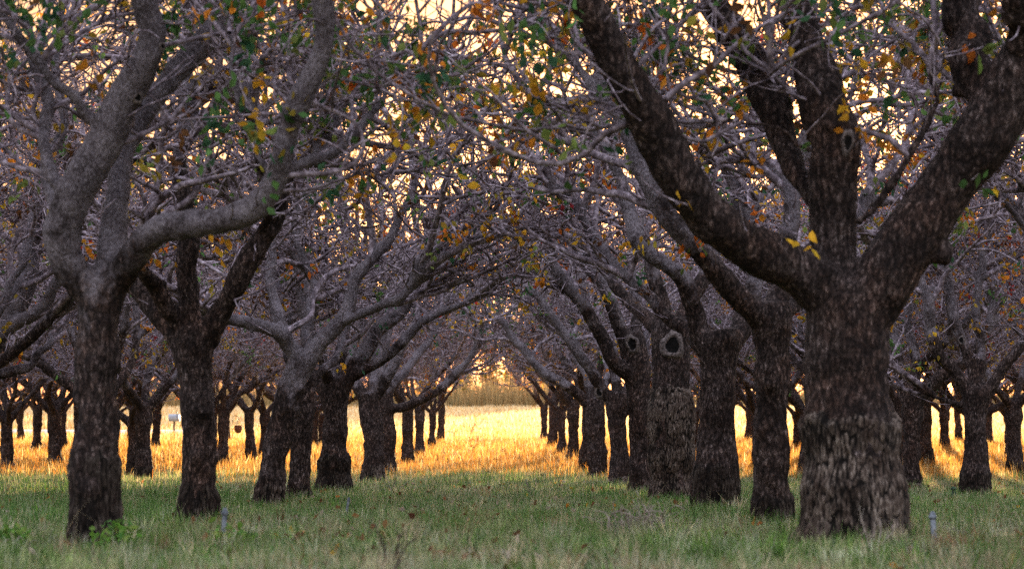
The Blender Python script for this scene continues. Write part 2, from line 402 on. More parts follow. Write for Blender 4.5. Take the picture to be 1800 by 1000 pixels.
    rad = rad * (1 + .05 * vnoise(q + seed).reshape(rad.shape)) + .06 * flare * np.exp(-np.maximum(zz, 0) / .14)[:, None] * (.6 + .8 * vnoise(q * 1.4 + 3 + seed).reshape(rad.shape)) * rr[:, None] / .3
    q2 = np.stack([th[None] * 7 + .8 * np.sin(zz[:, None] * 30), zz[:, None] * 9 + 0 * th[None], np.zeros_like(rad)], -1).reshape(-1, 3)
    q3 = np.stack([np.broadcast_to(dx, rad.shape) * 11, np.broadcast_to(dy, rad.shape) * 11, np.broadcast_to(zz[:, None], rad.shape) * 8], -1).reshape(-1, 3)
    rad += (.010 * vnoise(q3 + seed) + .006 * vnoise(q3 * 2.3)).reshape(rad.shape)
    rm = float(rr.mean()); ncell = max(8, round(2 * np.pi * rm / .031))
    U = (th / (2 * np.pi) * ncell)[None] + np.zeros_like(rad); W = zz[:, None] / .17 + np.zeros_like(rad)
    nz1 = np.stack([np.cos(th)[None] * 5 + 0 * rad, np.sin(th)[None] * 5 + 0 * rad, zz[:, None] * 9 + 0 * rad], -1).reshape(-1, 3)
    U = U + .55 * vnoise(nz1 + 11).reshape(rad.shape); W = W + .5 * vnoise(nz1 + 23).reshape(rad.shape)
    iu, iw = np.floor(U).astype(int), np.floor(W).astype(int); f1_ = np.full(rad.shape, 9.); f2_ = f1_.copy(); jit = np.random.default_rng(seed).random((64, 64, 2)) * .8 + .1
    for du in (-1, 0, 1):
        for dw in (-1, 0, 1):
            cu, cwi = iu + du, iw + dw; jj = jit[(cu % ncell) % 64, cwi % 64]
            dd = np.hypot(cu + jj[..., 0] + .5 * (cwi % 2) - .25 - U, cwi + jj[..., 1] - W)
            f2_ = np.where(dd < f1_, f1_, np.minimum(f2_, dd)); f1_ = np.minimum(f1_, dd)
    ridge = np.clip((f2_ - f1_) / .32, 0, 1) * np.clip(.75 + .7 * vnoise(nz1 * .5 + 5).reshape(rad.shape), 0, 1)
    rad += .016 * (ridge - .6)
    gr = graft + min(.05, graft * .12) * (vnoise(np.stack([np.cos(th) * 2.2, np.sin(th) * 2.2, np.full(sides, seed)], -1)) + .6 * vnoise(np.stack([np.cos(th) * 7, np.sin(th) * 7, np.full(sides, seed + 3)], -1)))
    zs = zz[:, None] * (1 + (gr / graft - 1)[None] * np.clip(zz / graft, 0, 1)[:, None])
    V = np.stack([cx[:, None] + rad * dx, cy[:, None] + rad * dy, zs], -1).reshape(-1, 3)
    idx = np.arange(nz * sides).reshape(nz, sides); a_, b_ = idx[:-1], idx[1:]
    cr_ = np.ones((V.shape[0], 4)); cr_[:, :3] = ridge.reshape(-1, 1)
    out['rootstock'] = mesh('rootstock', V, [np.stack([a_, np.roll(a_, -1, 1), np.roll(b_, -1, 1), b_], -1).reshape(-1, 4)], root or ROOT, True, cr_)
    # branches, twigs, leaves
    V2, Q2, _ = tubes(P2, R2, 6, seed=seed); V3, Q3, _ = tubes(P3, R3, 4, seed=seed + 1)
    out['branches'] = mesh('branches', np.concatenate([V2, V3]), [np.concatenate([Q2, Q3 + len(V2)])], BRANCH)
    V4, Q4, _ = tubes(P4, R4, 3, seed=seed + 2); V5, Q5, _ = tubes(P5, R5, 3, seed=seed + 3)
    out['twigs'] = mesh('twigs', np.concatenate([V4, V5]), [np.concatenate([Q4, Q5 + len(V4)])], TWIG)
    nleaf = int(nleaf * 1.4)
    if nleaf:
        tips = np.concatenate([P4[:, -1], P5[:, -1], P3[:, -1]]); hubs = tips[g.choice(len(tips), max(4, nleaf // 2), replace=False)]
        sel = np.concatenate([tips[np.argsort(((tips - h) ** 2).sum(1))[:int(g.integers(1, 4))]] for h in hubs])
        V, F, C = leaves(sel, g, mix)
        out['foliage'] = mesh('foliage', V, [F], LEAF, False, C)
    return out

def plant(parts, loc, label, group='orchard trees in their rows', rot=0.0, scale=1.0):
    t = bpy.data.objects.new('orchard_tree', None); COL.objects.link(t)
    t.location = loc; t.rotation_euler = (0, 0, rot); t.scale = (scale,) * 3
    t.empty_display_size = .3
    tag(t, label, 'tree', group)
    for k, me in parts.items(): link(k, me, t)
    return t

def knot(tree, px, py, w_, h_, seed=0):
    """a ring of callus round the hollow where a limb was cut off, seated on the bark"""
    from mathutils.bvhtree import BVHTree
    me_t = [c for c in tree.children if c.name.startswith('trunk')][0].data
    bvh = BVHTree.FromPolygons([v.co for v in me_t.vertices], [p.vertices for p in me_t.polygons])
    o = Vector((0, 0, CAM_H)) - tree.location; d = Vector(at(px, py, 10)) - Vector((0, 0, CAM_H))
    hit, nrm, _, _ = bvh.ray_cast(o, d.normalized())
    if hit is None: return
    near = [bvh.ray_cast(o, (Vector(at(px + a, py + b, 10)) - Vector((0, 0, CAM_H))).normalized())[1] for a, b in ((0, 0), (-8, 0), (8, 0), (0, -8), (0, 8))]
    nrm = sum((v for v in near if v is not None), Vector()) .normalized()
    nrm = (nrm - d.normalized() * .8).normalized()
    g = np.random.default_rng(seed); na = 40
    prof = [(1.35, -.30), (1.2, .0), (1.06, .22), (.9, .32), (.80, .26), (.72, .16), (.66, .09), (.35, .06), (.02, .055)]
    th = np.arange(na) / na * 2 * np.pi; wob = 1 + .10 * np.sin(2 * th + seed * 1.7) + .07 * np.sin(3 * th + seed * 2.9) + .04 * np.sin(5 * th + seed)
    V = np.array([[(r * wob[i] * math.cos(th[i]) * w_ * .36, r * wob[i] * math.sin(th[i]) * h_ * .40, z * w_ * .30) for i in range(na)] for r, z in prof]).reshape(-1, 3)
    V += w_ * .05 * np.stack([vnoise(V / w_ * 5 + c * 9 + seed) for c in range(3)], -1) + .004 * np.stack([vnoise(V * 60 + c * 9) for c in range(3)], -1)
    idx = np.arange(len(prof) * na).reshape(len(prof), na); a, b = idx[:-1], idx[1:]
    Q = np.stack([a, np.roll(a, -1, 1), np.roll(b, -1, 1), b], -1).reshape(-1, 4)
    z = nrm; y = Vector((0, 0, 1)); y = (y - z * y.dot(z)).normalized(); x = y.cross(z)
    M = Matrix((x, y, z)).transposed()
    me = mesh('knot_hole', V @ np.array(M).T, [Q], [CALLUS, HOLLOW])
    mi = np.zeros(len(Q), np.int32); mi[na * 5:] = 1; me.polygons.foreach_set('material_index', mi)
    ob = link('knot_hole', me, tree); ob.location = hit + nrm * .006
    return ob

# ---- hero trees: limbs as polylines of (x, y, width in pixels of the photograph, depth step in metres)
def line3(pts, d, base):
    out = []
    for p in pts:
        dd = d + (p[3] if len(p) > 3 else 0)
        q = at(p[0], p[1], dd) - base
        out.append([*q, p[2] * .5 * dd / FPX])
    return np.array(out)

HERO = []
def hero(d, bx, trunk, limbs, graft_y, label, seed, knots=(), **kw):
    base = at(bx, 750 + FPX * .66 / d, d); base[2] = float(gz(np.array([base[0]]), np.array([d]))[0])
    T = line3(trunk, d, base)
    kw = {'away': True, 't2': .42, 'n2': 2.3, 'r2max': .028, 'low': .35, 'twig_scale': 1.75, 'n4': 5.2, 'n3': 6.4, 'flare': 1.0, **kw}
    z0 = T[0].copy(); z0[2] = -.3
    T = np.concatenate([[z0], T[T[:, 2] > -.2]])
    S = [line3(l, d, base) for l in limbs]
    for q in S: q[:3, 3] *= np.array([.82, .9, .96])
    graft = max(.12, at(bx, graft_y, d)[2] - base[2])
    parts = tree_parts([T], S, graft, seed, **kw)
    t = plant(parts, base, label)
    for i, (kx, ky, kw_, kh, dep) in enumerate(knots):
        knot(t, kx, ky, kw_ * d / FPX, kh * d / FPX, seed + i)
    HERO.append((base[0], d))
    return t

hero(13.9, 1503, [(1503, 945, 178), (1500, 880, 172), (1496, 800, 166), (1492, 735, 160), (1489, 680, 148), (1488, 610, 144), (1490, 550, 150), (1492, 500, 130)],
     [[(1480, 545, 120), (1440, 500, 108, -.05), (1395, 472, 92, -.1), (1310, 432, 82, -.25), (1220, 350, 80, -.4), (1150, 240, 78, -.6), (1095, 130, 72, -.8), (1040, 40, 62, -.9), (990, -40, 58, -1.0), (930, -140, 44, -1.1)],
      [(1485, 520, 100), (1465, 430, 88, .1), (1452, 340, 92, .1), (1465, 250, 88, .1), (1450, 160, 84, .15), (1425, 85, 72, .2), (1400, 20, 58, .25), (1375, -80, 44, .3)],
      [(1448, 360, 56, .2), (1385, 290, 52, .4), (1352, 200, 58, .6), (1335, 130, 62, .8), (1300, 60, 58, .9), (1262, -10, 50, 1.0), (1235, -80, 40, 1.1)],
      [(1520, 545, 130), (1570, 462, 116, -.05), (1630, 385, 106, -.1), (1690, 300, 106, -.15), (1745, 215, 108, -.2), (1790, 130, 102, -.25), (1835, 40, 96, -.3), (1880, -80, 80, -.3)],
      [(1755, 215, 72, -.2), (1715, 140, 76, -.1), (1702, 60, 74, 0), (1690, -20, 66, .1), (1685, -90, 52, .2)],
      [(1800, 110, 60, -.25), (1795, 40, 62, -.5), (1770, -40, 52, -.7), (1750, -100, 40, -.8)],
      [(1505, 392, 18, -.1), (1560, 352, 17, -.2), (1610, 270, 15, -.2), (1640, 190, 13, -.1), (1652, 110, 10, 0)],
      [(1436, 272, 12, -.12), (1400, 258, 12, -.2), (1360, 224, 11, -.25), (1300, 208, 9, -.25), (1265, 212, 7, -.25)],
      [(1425, 262, 11, -.12), (1398, 205, 10, -.3), (1372, 150, 9, -.35), (1345, 118, 8, -.4)]],
     728, 'massive old tree with thick forked limbs and a broad rough rootstock beside the avenue', 11,
     knots=[(1490, 250, 26, 44, -.2)], voxel=.02, mix=MIX_GREEN, nleaf=800, twig_scale=1.3, n2=1.9, n3=6, n4=4.6, r2max=.02, t2=.4, aim=(-.2, .9), flare=1.5, rootfat=1.075, away=True, pale=3.7)

hero(14.0, 167, [(167, 938, 80), (166, 860, 82), (165, 800, 80), (170, 740, 71), (172, 650, 72), (173, 560, 76), (180, 510, 84), (182, 485, 80)],
     [[(165, 515, 80), (125, 470, 72, -.05), (114, 400, 68, -.1), (130, 330, 74, -.15), (165, 270, 68, -.2), (205, 200, 60, -.25), (243, 125, 55, -.3), (258, 50, 49, -.35), (250, -30, 46, -.4), (235, -120, 36, -.4)],
      [(196, 500, 74), (194, 410, 54, .2), (208, 320, 44, .4), (240, 225, 42, .6), (285, 150, 40, .7), (340, 85, 46, .8), (395, 5, 43, .9), (440, -80, 34, .9)],
      [(205, 500, 66), (232, 445, 54, -.15), (268, 405, 50, -.3), (330, 394, 48, -.45), (400, 386, 47, -.6), (465, 356, 46, -.7), (498, 300, 44, -.8), (525, 205, 41, -.9), (558, 110, 38, -1.0), (568, 0, 36, -1.1), (560, -90, 29, -1.2)],
      [(500, 300, 24, -.8), (545, 286, 22, -.7), (590, 268, 20, -.5), (635, 225, 17, -.3), (680, 150, 14, 0), (730, 80, 11, .2)],
      [(492, 330, 20, -.75), (465, 290, 16, -.7), (430, 215, 13, -.7), (405, 140, 11, -.7), (395, 60, 10, -.6)],
      [(165, 215, 26, -.2), (110, 152, 24, -.3), (60, 112, 20, -.3), (15, 60, 17, -.3), (-30, 0, 13, -.3)],
      [(115, 350, 34, -.1), (88, 285, 30, .1), (75, 210, 28, .3), (82, 150, 24, .4), (60, 80, 18, .5)],
      [(118, 440, 40, 0), (95, 360, 30, .5), (85, 300, 26, .9), (110, 210, 22, 1.3), (100, 110, 18, 1.6), (95, 10, 14, 1.9)]],
     797, 'tall slim tree whose long smooth limb reaches across to the right in an elbow', 12,
     knots=[(242, 172, 18, 24, -.42), (285, 82, 14, 14, -.42)], voxel=.02, mix=MIX_ODD, nleaf=620, twig_scale=1.3, n2=1.7, n3=5, n4=4.6, r2max=.015, t2=.35, aim=(.2, .9), away=True, root=ROOT_DARK, pale=1.55)

hero(19.0, 350, [(350, 893, 68), (350, 840, 64), (350, 760, 61), (347, 700, 61), (342, 640, 66), (340, 600, 72), (340, 575, 60)],
     [[(330, 612, 60), (292, 562, 52, .1), (255, 525, 46, .2), (228, 482, 42, .3), (215, 420, 36, .5), (205, 340, 28, .7), (215, 250, 22, .8)],
      [(315, 575, 40), (282, 510, 36, -.2), (250, 482, 30, -.4), (238, 430, 24, -.6)],
      [(338, 590, 52), (328, 510, 42, 0), (335, 425, 38, 0), (330, 340, 32, .1), (316, 262, 28, .2), (330, 165, 24, .3), (320, 80, 19, .4)],
      [(358, 600, 54), (398, 535, 44, -.1), (434, 465, 40, -.2), (468, 405, 36, -.2), (490, 340, 30, -.2), (512, 300, 26, -.1), (560, 250, 22, 0), (600, 170, 18, .1)],
      [(455, 420, 22, -.2), (470, 360, 18, -.5), (450, 290, 16, -.7), (440, 200, 13, -.8)]],
     850, 'dark trunked tree with three stout limbs standing behind the tall slim tree', 13, voxel=.022, nleaf=300, mix=MIX_ODD, n2=2.2, n3=6, n4=4.5, r2max=.03, aim=(.45, .3), root=ROOT_DARK, pale=2.9)

hero(25.0, 472, [(472, 880, 52), (477, 840, 46), (488, 780, 44), (503, 720, 46), (520, 660, 42), (535, 625, 46)],
     [[(532, 640, 40), (508, 610, 34, -.1), (478, 580, 28, -.2), (440, 566, 24, -.3), (402, 560, 20, -.35)],
      [(500, 605, 24, -.1), (497, 560, 22, -.1), (482, 522, 21, 0), (470, 480, 18, .1), (478, 420, 15, .2), (470, 350, 12, .3)],
      [(538, 640, 40), (562, 605, 32, 0), (592, 575, 28, 0), (618, 540, 25, 0), (630, 490, 23, 0), (655, 455, 20, 0), (700, 400, 17, .1), (722, 330, 14, .2), (712, 240, 11, .3)],
      [(596, 570, 20, 0), (650, 545, 19, -.3), (705, 515, 16, -.5), (735, 470, 12, -.6)],
      [(545, 625, 26), (540, 560, 20, .4), (545, 500, 17, .7), (520, 420, 14, .9)]],
     850, 'leaning twisted tree with a sawn pale limb stub reaching to the left', 14, voxel=.02, nleaf=240, aim=(.5, 0), pale=1.2)

hero(28.6, 525, [(525, 878, 43), (526, 840, 40), (531, 780, 36), (536, 720, 34), (540, 660, 34)],
     [[(540, 680, 32), (537, 590, 28, 0), (533, 500, 25, .1), (522, 420, 20, .2), (518, 330, 15, .3)],
      [(540, 670, 24), (575, 640, 18, .4), (600, 590, 15, .8), (590, 520, 12, 1.2)],
      [(538, 660, 20), (505, 620, 17, .5), (480, 570, 14, 1.0), (470, 500, 11, 1.4)]],
     860, 'straight narrow tree half hidden behind the leaning twisted tree', 15, voxel=.025, nleaf=140, aim=(.5, 0), pale=1.6)

hero(34.6, 587, [(587, 864, 56), (587, 830, 52), (587, 800, 48), (589, 760, 41), (590, 720, 42), (588, 680, 50), (588, 665, 46)],
     [[(572, 690, 32), (545, 655, 23, .1), (520, 620, 18, .3), (500, 560, 14, .5), (480, 500, 10, .7)],
      [(589, 680, 30), (598, 610, 23, .2), (608, 540, 19, .3), (615, 470, 16, .4), (600, 390, 12, .5)],
      [(600, 685, 38), (640, 620, 31, 0), (680, 568, 27, -.1), (712, 535, 22, -.2), (742, 490, 17, -.3), (755, 420, 12, -.3)],
      [(606, 668, 22), (655, 642, 20, -.3), (700, 602, 19, -.5), (735, 572, 16, -.6), (790, 545, 12, -.8), (830, 520, 8, -.9)],
      [(580, 680, 28), (560, 620, 20, -.6), (548, 570, 16, -1.0), (565, 500, 12, -1.4)]],
     800, 'stocky tree with a dark collared foot beside the leaning tree', 16, voxel=.025, nleaf=150, root=ROOT_DARK, rootfat=1.09, pale=1.9)

hero(44.9, 655, [(655, 830, 40), (658, 800, 36), (656, 760, 36), (650, 720, 40), (648, 690, 44)],
     [[(645, 705, 30), (625, 670, 22, 0), (615, 620, 17, 0), (640, 560, 13, .2)],
      [(655, 700, 30), (690, 640, 22, -.2), (715, 590, 18, -.4), (760, 545, 14, -.6), (800, 520, 9, -.8)],
      [(650, 700, 26), (665, 620, 19, .4), (680, 540, 15, .7), (670, 460, 10, 1)]],
     815, 'knobbly pale trunked tree with a swollen bend, sixth along the row left of the avenue', 17, voxel=.028, nleaf=150, pale=1.9, low=.5)
hero(52.0, 678, [(678, 826, 34), (680, 790, 32), (679, 740, 31), (676, 700, 33), (676, 670, 32)],
     [[(674, 690, 26), (672, 620, 19, 0), (690, 560, 15, 0), (720, 500, 11, 0)],
      [(680, 720, 20), (715, 712, 18, -.2), (765, 690, 17, -.4), (800, 655, 15, -.5), (840, 610, 11, -.6), (850, 570, 8, -.7)],
      [(680, 690, 24), (720, 640, 18, .4), (760, 590, 14, .8), (790, 540, 10, 1)]],
     812, 'tree with a low pale limb sweeping up over the avenue, seventh in the left row', 18, voxel=.03, nleaf=150, pale=1.9, low=.5)

# right-hand row
hero(18.2, 1357, [(1357, 918, 70), (1357, 880, 70), (1355, 850, 68), (1355, 790, 60), (1355, 700, 60), (1356, 620, 62), (1358, 560, 70), (1358, 530, 60)],
     [[(1348, 570, 54), (1305, 530, 46, -.1), (1260, 482, 42, -.2), (1205, 425, 38, -.3), (1168, 382, 36, -.3), (1130, 300, 32, -.3), (1085, 215, 26, -.2), (1030, 150, 20, -.1), (980, 60, 15, 0)],
      [(1360, 550, 56), (1375, 470, 42, .2), (1400, 390, 34, .4), (1395, 300, 27, .6), (1420, 200, 20, .7)],
      [(1365, 560, 46), (1420, 510, 36, .8), (1480, 450, 28, 1.4), (1530, 350, 20, 1.9)]],
     868, 'reddish brown trunked tree just beside and behind the massive tree', 21, voxel=.022, nleaf=320, mix=MIX_ODD, aim=(-.5, .2), root=ROOT_DARK, pale=2.2)

hero(23.0, 1257, [(1257, 884, 76), (1257, 850, 76), (1257, 820, 70), (1258, 770, 61), (1261, 700, 60), (1263, 640, 70), (1262, 600, 84), (1260, 580, 70)],
     [[(1238, 615, 46), (1216, 545, 37, -.1), (1198, 492, 31, -.2), (1150, 452, 29, -.3), (1112, 420, 27, -.3), (1095, 350, 24, -.2), (1078, 290, 19, -.1), (1040, 210, 14, 0)],
      [(1282, 610, 48), (1312, 560, 40, .3), (1330, 500, 32, .5), (1320, 420, 24, .8), (1300, 330, 18, 1)],
      [(1230, 610, 34), (1185, 560, 26, .4), (1120, 500, 22, .7), (1050, 420, 17, .9), (1000, 350, 13, 1)]],
     815, 'tree with a flaring top and dark scaly foot between reddish tree and knot hole tree', 22, voxel=.022, nleaf=280, aim=(-.5, .2), root=ROOT_DARK, pale=2.2)

hero(28.5, 1180, [(1180, 862, 72), (1180, 800, 72), (1180, 740, 72), (1180, 690, 72), (1180, 640, 70), (1178, 590, 66), (1175, 560, 54)],
     [[(1170, 580, 44), (1158, 510, 30, 0), (1130, 430, 24, 0), (1090, 350, 18, .1), (1060, 270, 13, .2)],
      [(1190, 585, 42), (1222, 520, 30, .3), (1250, 440, 24, .6), (1240, 350, 17, .9)],
      [(1172, 590, 34), (1120, 540, 26, .8), (1060, 470, 20, 1.4), (1010, 400, 14, 1.8)]],
     680, 'thick scaly trunk with one big oval knot hole near its top', 23, knots=[(1182, 607, 40, 54, -.28)], voxel=.024, nleaf=140, pale=2.9)

hero(33.0, 1124, [(1124, 860, 38), (1124, 800, 36), (1124, 740, 38), (1122, 690, 44), (1118, 640, 52), (1112, 600, 50), (1108, 585, 40)],
     [[(1112, 665, 36), (1075, 630, 29, -.2), (1040, 570, 25, -.3), (1012, 520, 22, -.4), (965, 455, 18, -.5), (900, 420, 13, -.6)],
      [(1108, 620, 36), (1085, 560, 29, 0), (1060, 505, 25, 0), (1015, 440, 21, 0), (955, 385, 17, 0), (890, 345, 14, 0), (835, 305, 9, 0)],
      [(1115, 610, 28), (1125, 540, 22, .4), (1110, 460, 17, .8), (1130, 380, 12, 1)]],
     845, 'narrow knobbly tree with two dark knot holes tucked against the thick scaly trunk', 24, knots=[(1111, 605, 26, 34, -.3), (1084, 608, 16, 22, -.22)], voxel=.025, nleaf=150, pale=2.6)

hero(41.0, 1088, [(1090, 850, 36), (1089, 800, 33), (1085, 750, 34), (1085, 710, 42), (1085, 690, 38)],
     [[(1078, 710, 26), (1040, 660, 22, -.2), (1005, 600, 20, -.4), (960, 540, 16, -.6), (905, 490, 11, -.8)],
      [(1086, 700, 26), (1075, 630, 20, .2), (1040, 560, 16, .4), (1020, 490, 11, .6)],
      [(1095, 700, 26), (1125, 650, 19, .5), (1140, 580, 14, .9)]],
     835, 'leaning slender tree with a gap of bright field on both its sides, right row', 25, knots=[(1053, 688, 18, 26, -.25)], voxel=.027, nleaf=150, pale=1.9, low=.5)
hero(49.5, 1050, [(1052, 850, 36), (1050, 810, 33), (1047, 760, 33), (1045, 715, 38), (1045, 700, 34)],
     [[(1038, 715, 26), (1000, 680, 20, -.2), (955, 650, 18, -.3), (915, 610, 15, -.4), (880, 560, 10, -.5)],
      [(1044, 712, 22), (1025, 650, 18, .2), (990, 590, 14, .4), (950, 530, 10, .6)],
      [(1050, 710, 22), (1075, 650, 17, .5), (1090, 580, 12, .8)]],
     838, 'dark footed tree before the paler trunk, with a crooked limb low over the avenue', 26, voxel=.028, nleaf=150, pale=1.9, low=.5)

# second rows
hero(37.0, 1603, [(1603, 858, 34), (1602, 800, 32), (1603, 740, 34), (1603, 700, 44), (1603, 685, 40)],
     [[(1592, 700, 30), (1582, 640, 24, -.1), (1572, 580, 19, 0), (1560, 510, 14, .1), (1580, 430, 10, .2)],
      [(1612, 705, 30), (1650, 668, 24, -.2), (1690, 640, 20, -.3), (1730, 580, 15, -.4), (1750, 500, 10, -.4)],
      [(1604, 700, 26), (1612, 630, 20, .4), (1600, 560, 15, .7), (1625, 480, 11, .9)]],
     846, 'tree with pale ringed branch stumps, half hidden by the massive trunk', 31, knots=[(1614, 683, 13, 13, -.3), (1634, 678, 10, 12, -.3)], voxel=.025, nleaf=260, mix=MIX_AUTUMN, pale=2.2)
hero(32.5, 1715, [(1715, 866, 49), (1715, 840, 49), (1715, 822, 46), (1715, 780, 40), (1714, 730, 39), (1716, 695, 48), (1717, 680, 42)],
     [[(1708, 700, 32), (1680, 655, 27, -.1), (1645, 605, 24, -.2), (1630, 545, 20, -.2), (1622, 470, 15, -.2), (1640, 390, 11, -.1)],
      [(1718, 690, 28), (1702, 615, 22, .1), (1678, 560, 20, .1), (1664, 490, 18, .2), (1655, 415, 13, .2), (1670, 330, 9, .2)],
      [(1728, 698, 30), (1768, 645, 23, -.1), (1802, 600, 20, -.2), (1850, 555, 15, -.2), (1890, 480, 11, -.2)],
      [(1722, 690, 24), (1726, 600, 20, .4), (1716, 510, 16, .6), (1735, 420, 11, .8)],
      [(1708, 722, 16), (1690, 712, 14, .1), (1662, 702, 12, .2), (1640, 690, 9, .3)]],
     825, 'widely forked tree with a blocky black foot, alone at the right edge', 32, knots=[(1690, 598, 15, 16, -.3)], voxel=.025, nleaf=300, root=ROOT_DARK, mix=MIX_AUTUMN, pale=2.2)
hero(33.0, -62, [(-62, 860, 60), (-62, 800, 54), (-60, 720, 52), (-58, 660, 60)],
     [[(-50, 670, 50), (-5, 590, 44, -.2), (30, 540, 38, -.3), (52, 480, 32, -.3), (65, 395, 28, -.3), (78, 320, 22, -.3), (70, 240, 16, -.2)],
      [(-50, 640, 40), (15, 575, 30, -.4), (65, 545, 24, -.6), (110, 480, 18, -.8), (140, 400, 12, -.9)],
      [(-65, 660, 46), (-80, 580, 36, .1), (-60, 480, 28, .2), (-30, 380, 20, .3)],
      [(-55, 660, 34), (0, 655, 22, .2), (50, 640, 17, .4), (90, 600, 12, .6)]],
     820, 'tree outside the frame whose thick limbs reach in at the left edge', 33, voxel=.027, nleaf=170, pale=1.7)

# ---- generic trees of the orchard grid
def variant(seed, mix, nleaf, el_=(44, 68), zmin=1.7, low=.5):
    g = np.random.default_rng(seed * 17 + 3)
    lean = g.uniform(-.08, .08, 2); ch = g.uniform(1.3, 1.7); r = g.uniform(.15, .21)
    T = np.array([[0, 0, -.3, r * 1.1], [0, 0, 0, r * 1.05], [lean[0] * .3, lean[1] * .3, .45, r * .95], [lean[0] * .8, lean[1] * .8, .95, r * .86], [lean[0], lean[1], ch, r * 1.0], [lean[0], lean[1], ch + .15, r * .8]])
    k = g.integers(4, 6); az = np.arange(k) / k * 2 * np.pi + g.uniform(-.35, .35, k) + g.uniform(0, 6); el = np.radians(g.uniform(*el_, k))
    s = np.tile(np.array([lean[0], lean[1], ch - .05]), (k, 1)); d = np.stack([np.cos(az) * np.cos(el), np.sin(az) * np.cos(el), np.sin(el)], -1)
    L = g.uniform(2.8, 4.5, k); P = walk(s, d, L, 9, .11, .05, g, zmin); Rr = lerp_r(np.full(k, r * .58) * g.uniform(.8, 1.05, k), np.full(k, .05), 9, .8)
    S = [np.concatenate([P[i], Rr[i][:, None]], 1) for i in range(k)]
    # each limb forks once
    for i in range(k):
        j = g.integers(3, 6); dd = norm(P[i, j] - P[i, j - 1]); q = g.normal(size=3); q[2] = abs(q[2]); nd = norm(dd + .9 * norm(q - (q * dd).sum() * dd))
        Pf = walk(P[i, j][None], nd[None], np.array([L[i] * .6]), 7, .10, .08, g, 1.7)[0]; rf = lerp_r([Rr[i, j] * .8], [.035], 7)[0]
        S.append(np.concatenate([Pf, rf[:, None]], 1))
    return tree_parts([T], S, g.uniform(.22, .5), seed * 31 + 5, voxel=.032, mix=mix, nleaf=nleaf, n2=2.2, n3=5.8, n4=5.2, t2=.34, r2max=.032, twig_scale=1.6, root=ROOT_DARK if seed % 3 else ROOT, pale=g.uniform(2.1, 2.8), low=low)

VAR = [variant(s, m, nl) for s, m, nl in ((1, MIX_MID, 260), (2, MIX_AUTUMN, 330), (3, MIX_MID, 250), (4, MIX_MID, 280), (5, MIX_AUTUMN, 380), (6, MIX_MID, 220), (7, MIX_AUTUMN, 280))]
AVE = [variant(s_, m, nl, (46, 66), 1.7, .2) for s_, m, nl in ((11, MIX_MID, 260), (12, MIX_AUTUMN, 300), (13, MIX_MID, 260))]
ORD = ['first', 'second', 'third', 'fourth', 'fifth', 'sixth', 'seventh', 'eighth', 'ninth', 'tenth', 'eleventh', 'twelfth', 'thirteenth', 'fourteenth', 'fifteenth', 'sixteenth', 'seventeenth', 'eighteenth', 'nineteenth', 'twentieth']
LOOK = ['grey trunked', 'dark trunked', 'stout', 'slim', 'crooked', 'spreading', 'low forked', 'upright']
g = np.random.default_rng(2024)
spots = []
fixed = {-1: [64, 74, 88, 102], 1: [56, 65, 76, 89, 104]}
for side in (-1, 1):
    for c in range(6):
        X = (-2.5 if side < 0 else 2.3) + side * 4.8 * c
        if c == 0: ds = fixed[side]
        else: ds = np.arange(18.5 + (c % 2) * 1.1, 106, 5.25) + g.uniform(-.5, .5, 17)[:len(np.arange(18.5 + (c % 2) * 1.1, 106, 5.25))]
        for i, d in enumerate(ds):
            x = X + g.uniform(-.22, .22) * (c > 0); x = x - .9 * (side < 0 and abs(870 + x * FPX / d - 304) < 26 and d > 40); lim = .225 * d if x < 0 else .24 * d
            if abs(x) > lim + 2.6 + .01 * d: continue
            if c == 1 and any(abs(hx - x) < 2 and abs(hd - d) < 3.2 for hx, hd in HERO): continue
            spots.append((side, c, i, x, d))
rows_n = {}
for side, c, i, x, d in spots:
    k = rows_n[(side, c)] = rows_n.get((side, c), -1) + 1
    sname = 'left' if side < 0 else 'right'
    rowtxt = f'of the far end of the {sname} avenue row' if c == 0 else f'in the {ORD[c]} row {sname} of the avenue'
    lab = f'{LOOK[int(g.integers(len(LOOK)))]} orchard tree, {ORD[min(k, 19)]} {rowtxt}'
    sc = g.uniform(.9, 1.12)
    plant(AVE[i % 3] if c == 0 else VAR[int(g.integers(len(VAR)))], (x, d, float(gz(np.array([x]), np.array([d]))[0]) - .02), lab, rot=g.uniform(0, 6.28), scale=sc)

# ------------------------------------------------------------------ ground, field, path
def ground_mat():
    m, n, b = new_mat('ground')
    g_ = N(n, 'ShaderNodeNewGeometry'); p = g_.outputs['Position']
    f = noise(n, p, 1.3, 6, .7); f2 = noise(n, p, 14, 4, .7)
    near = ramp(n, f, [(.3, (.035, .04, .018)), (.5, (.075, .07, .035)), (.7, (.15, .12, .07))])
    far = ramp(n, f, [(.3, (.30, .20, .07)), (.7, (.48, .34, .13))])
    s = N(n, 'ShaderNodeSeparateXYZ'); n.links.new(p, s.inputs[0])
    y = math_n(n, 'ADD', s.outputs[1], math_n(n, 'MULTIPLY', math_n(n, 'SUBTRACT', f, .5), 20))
    t = N(n, 'ShaderNodeMapRange'); t.inputs[1].default_value = 44; t.inputs[2].default_value = 62; n.links.new(y, t.inputs[0])  # soil turns from green to gold along the painted edge of the sunlit zone
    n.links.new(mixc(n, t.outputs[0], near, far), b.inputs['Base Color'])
    bump(n, b, f2, .6, .03)
    return m
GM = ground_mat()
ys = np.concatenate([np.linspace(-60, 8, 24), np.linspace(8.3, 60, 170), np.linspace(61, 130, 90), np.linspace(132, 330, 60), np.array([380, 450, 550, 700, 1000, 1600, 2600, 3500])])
xs = np.concatenate([-np.array([2500, 1500, 900, 500, 300, 200, 140, 100, 70]), np.linspace(-50, 50, 180), np.array([70, 100, 140, 200, 300, 500, 900, 1500, 2500])])
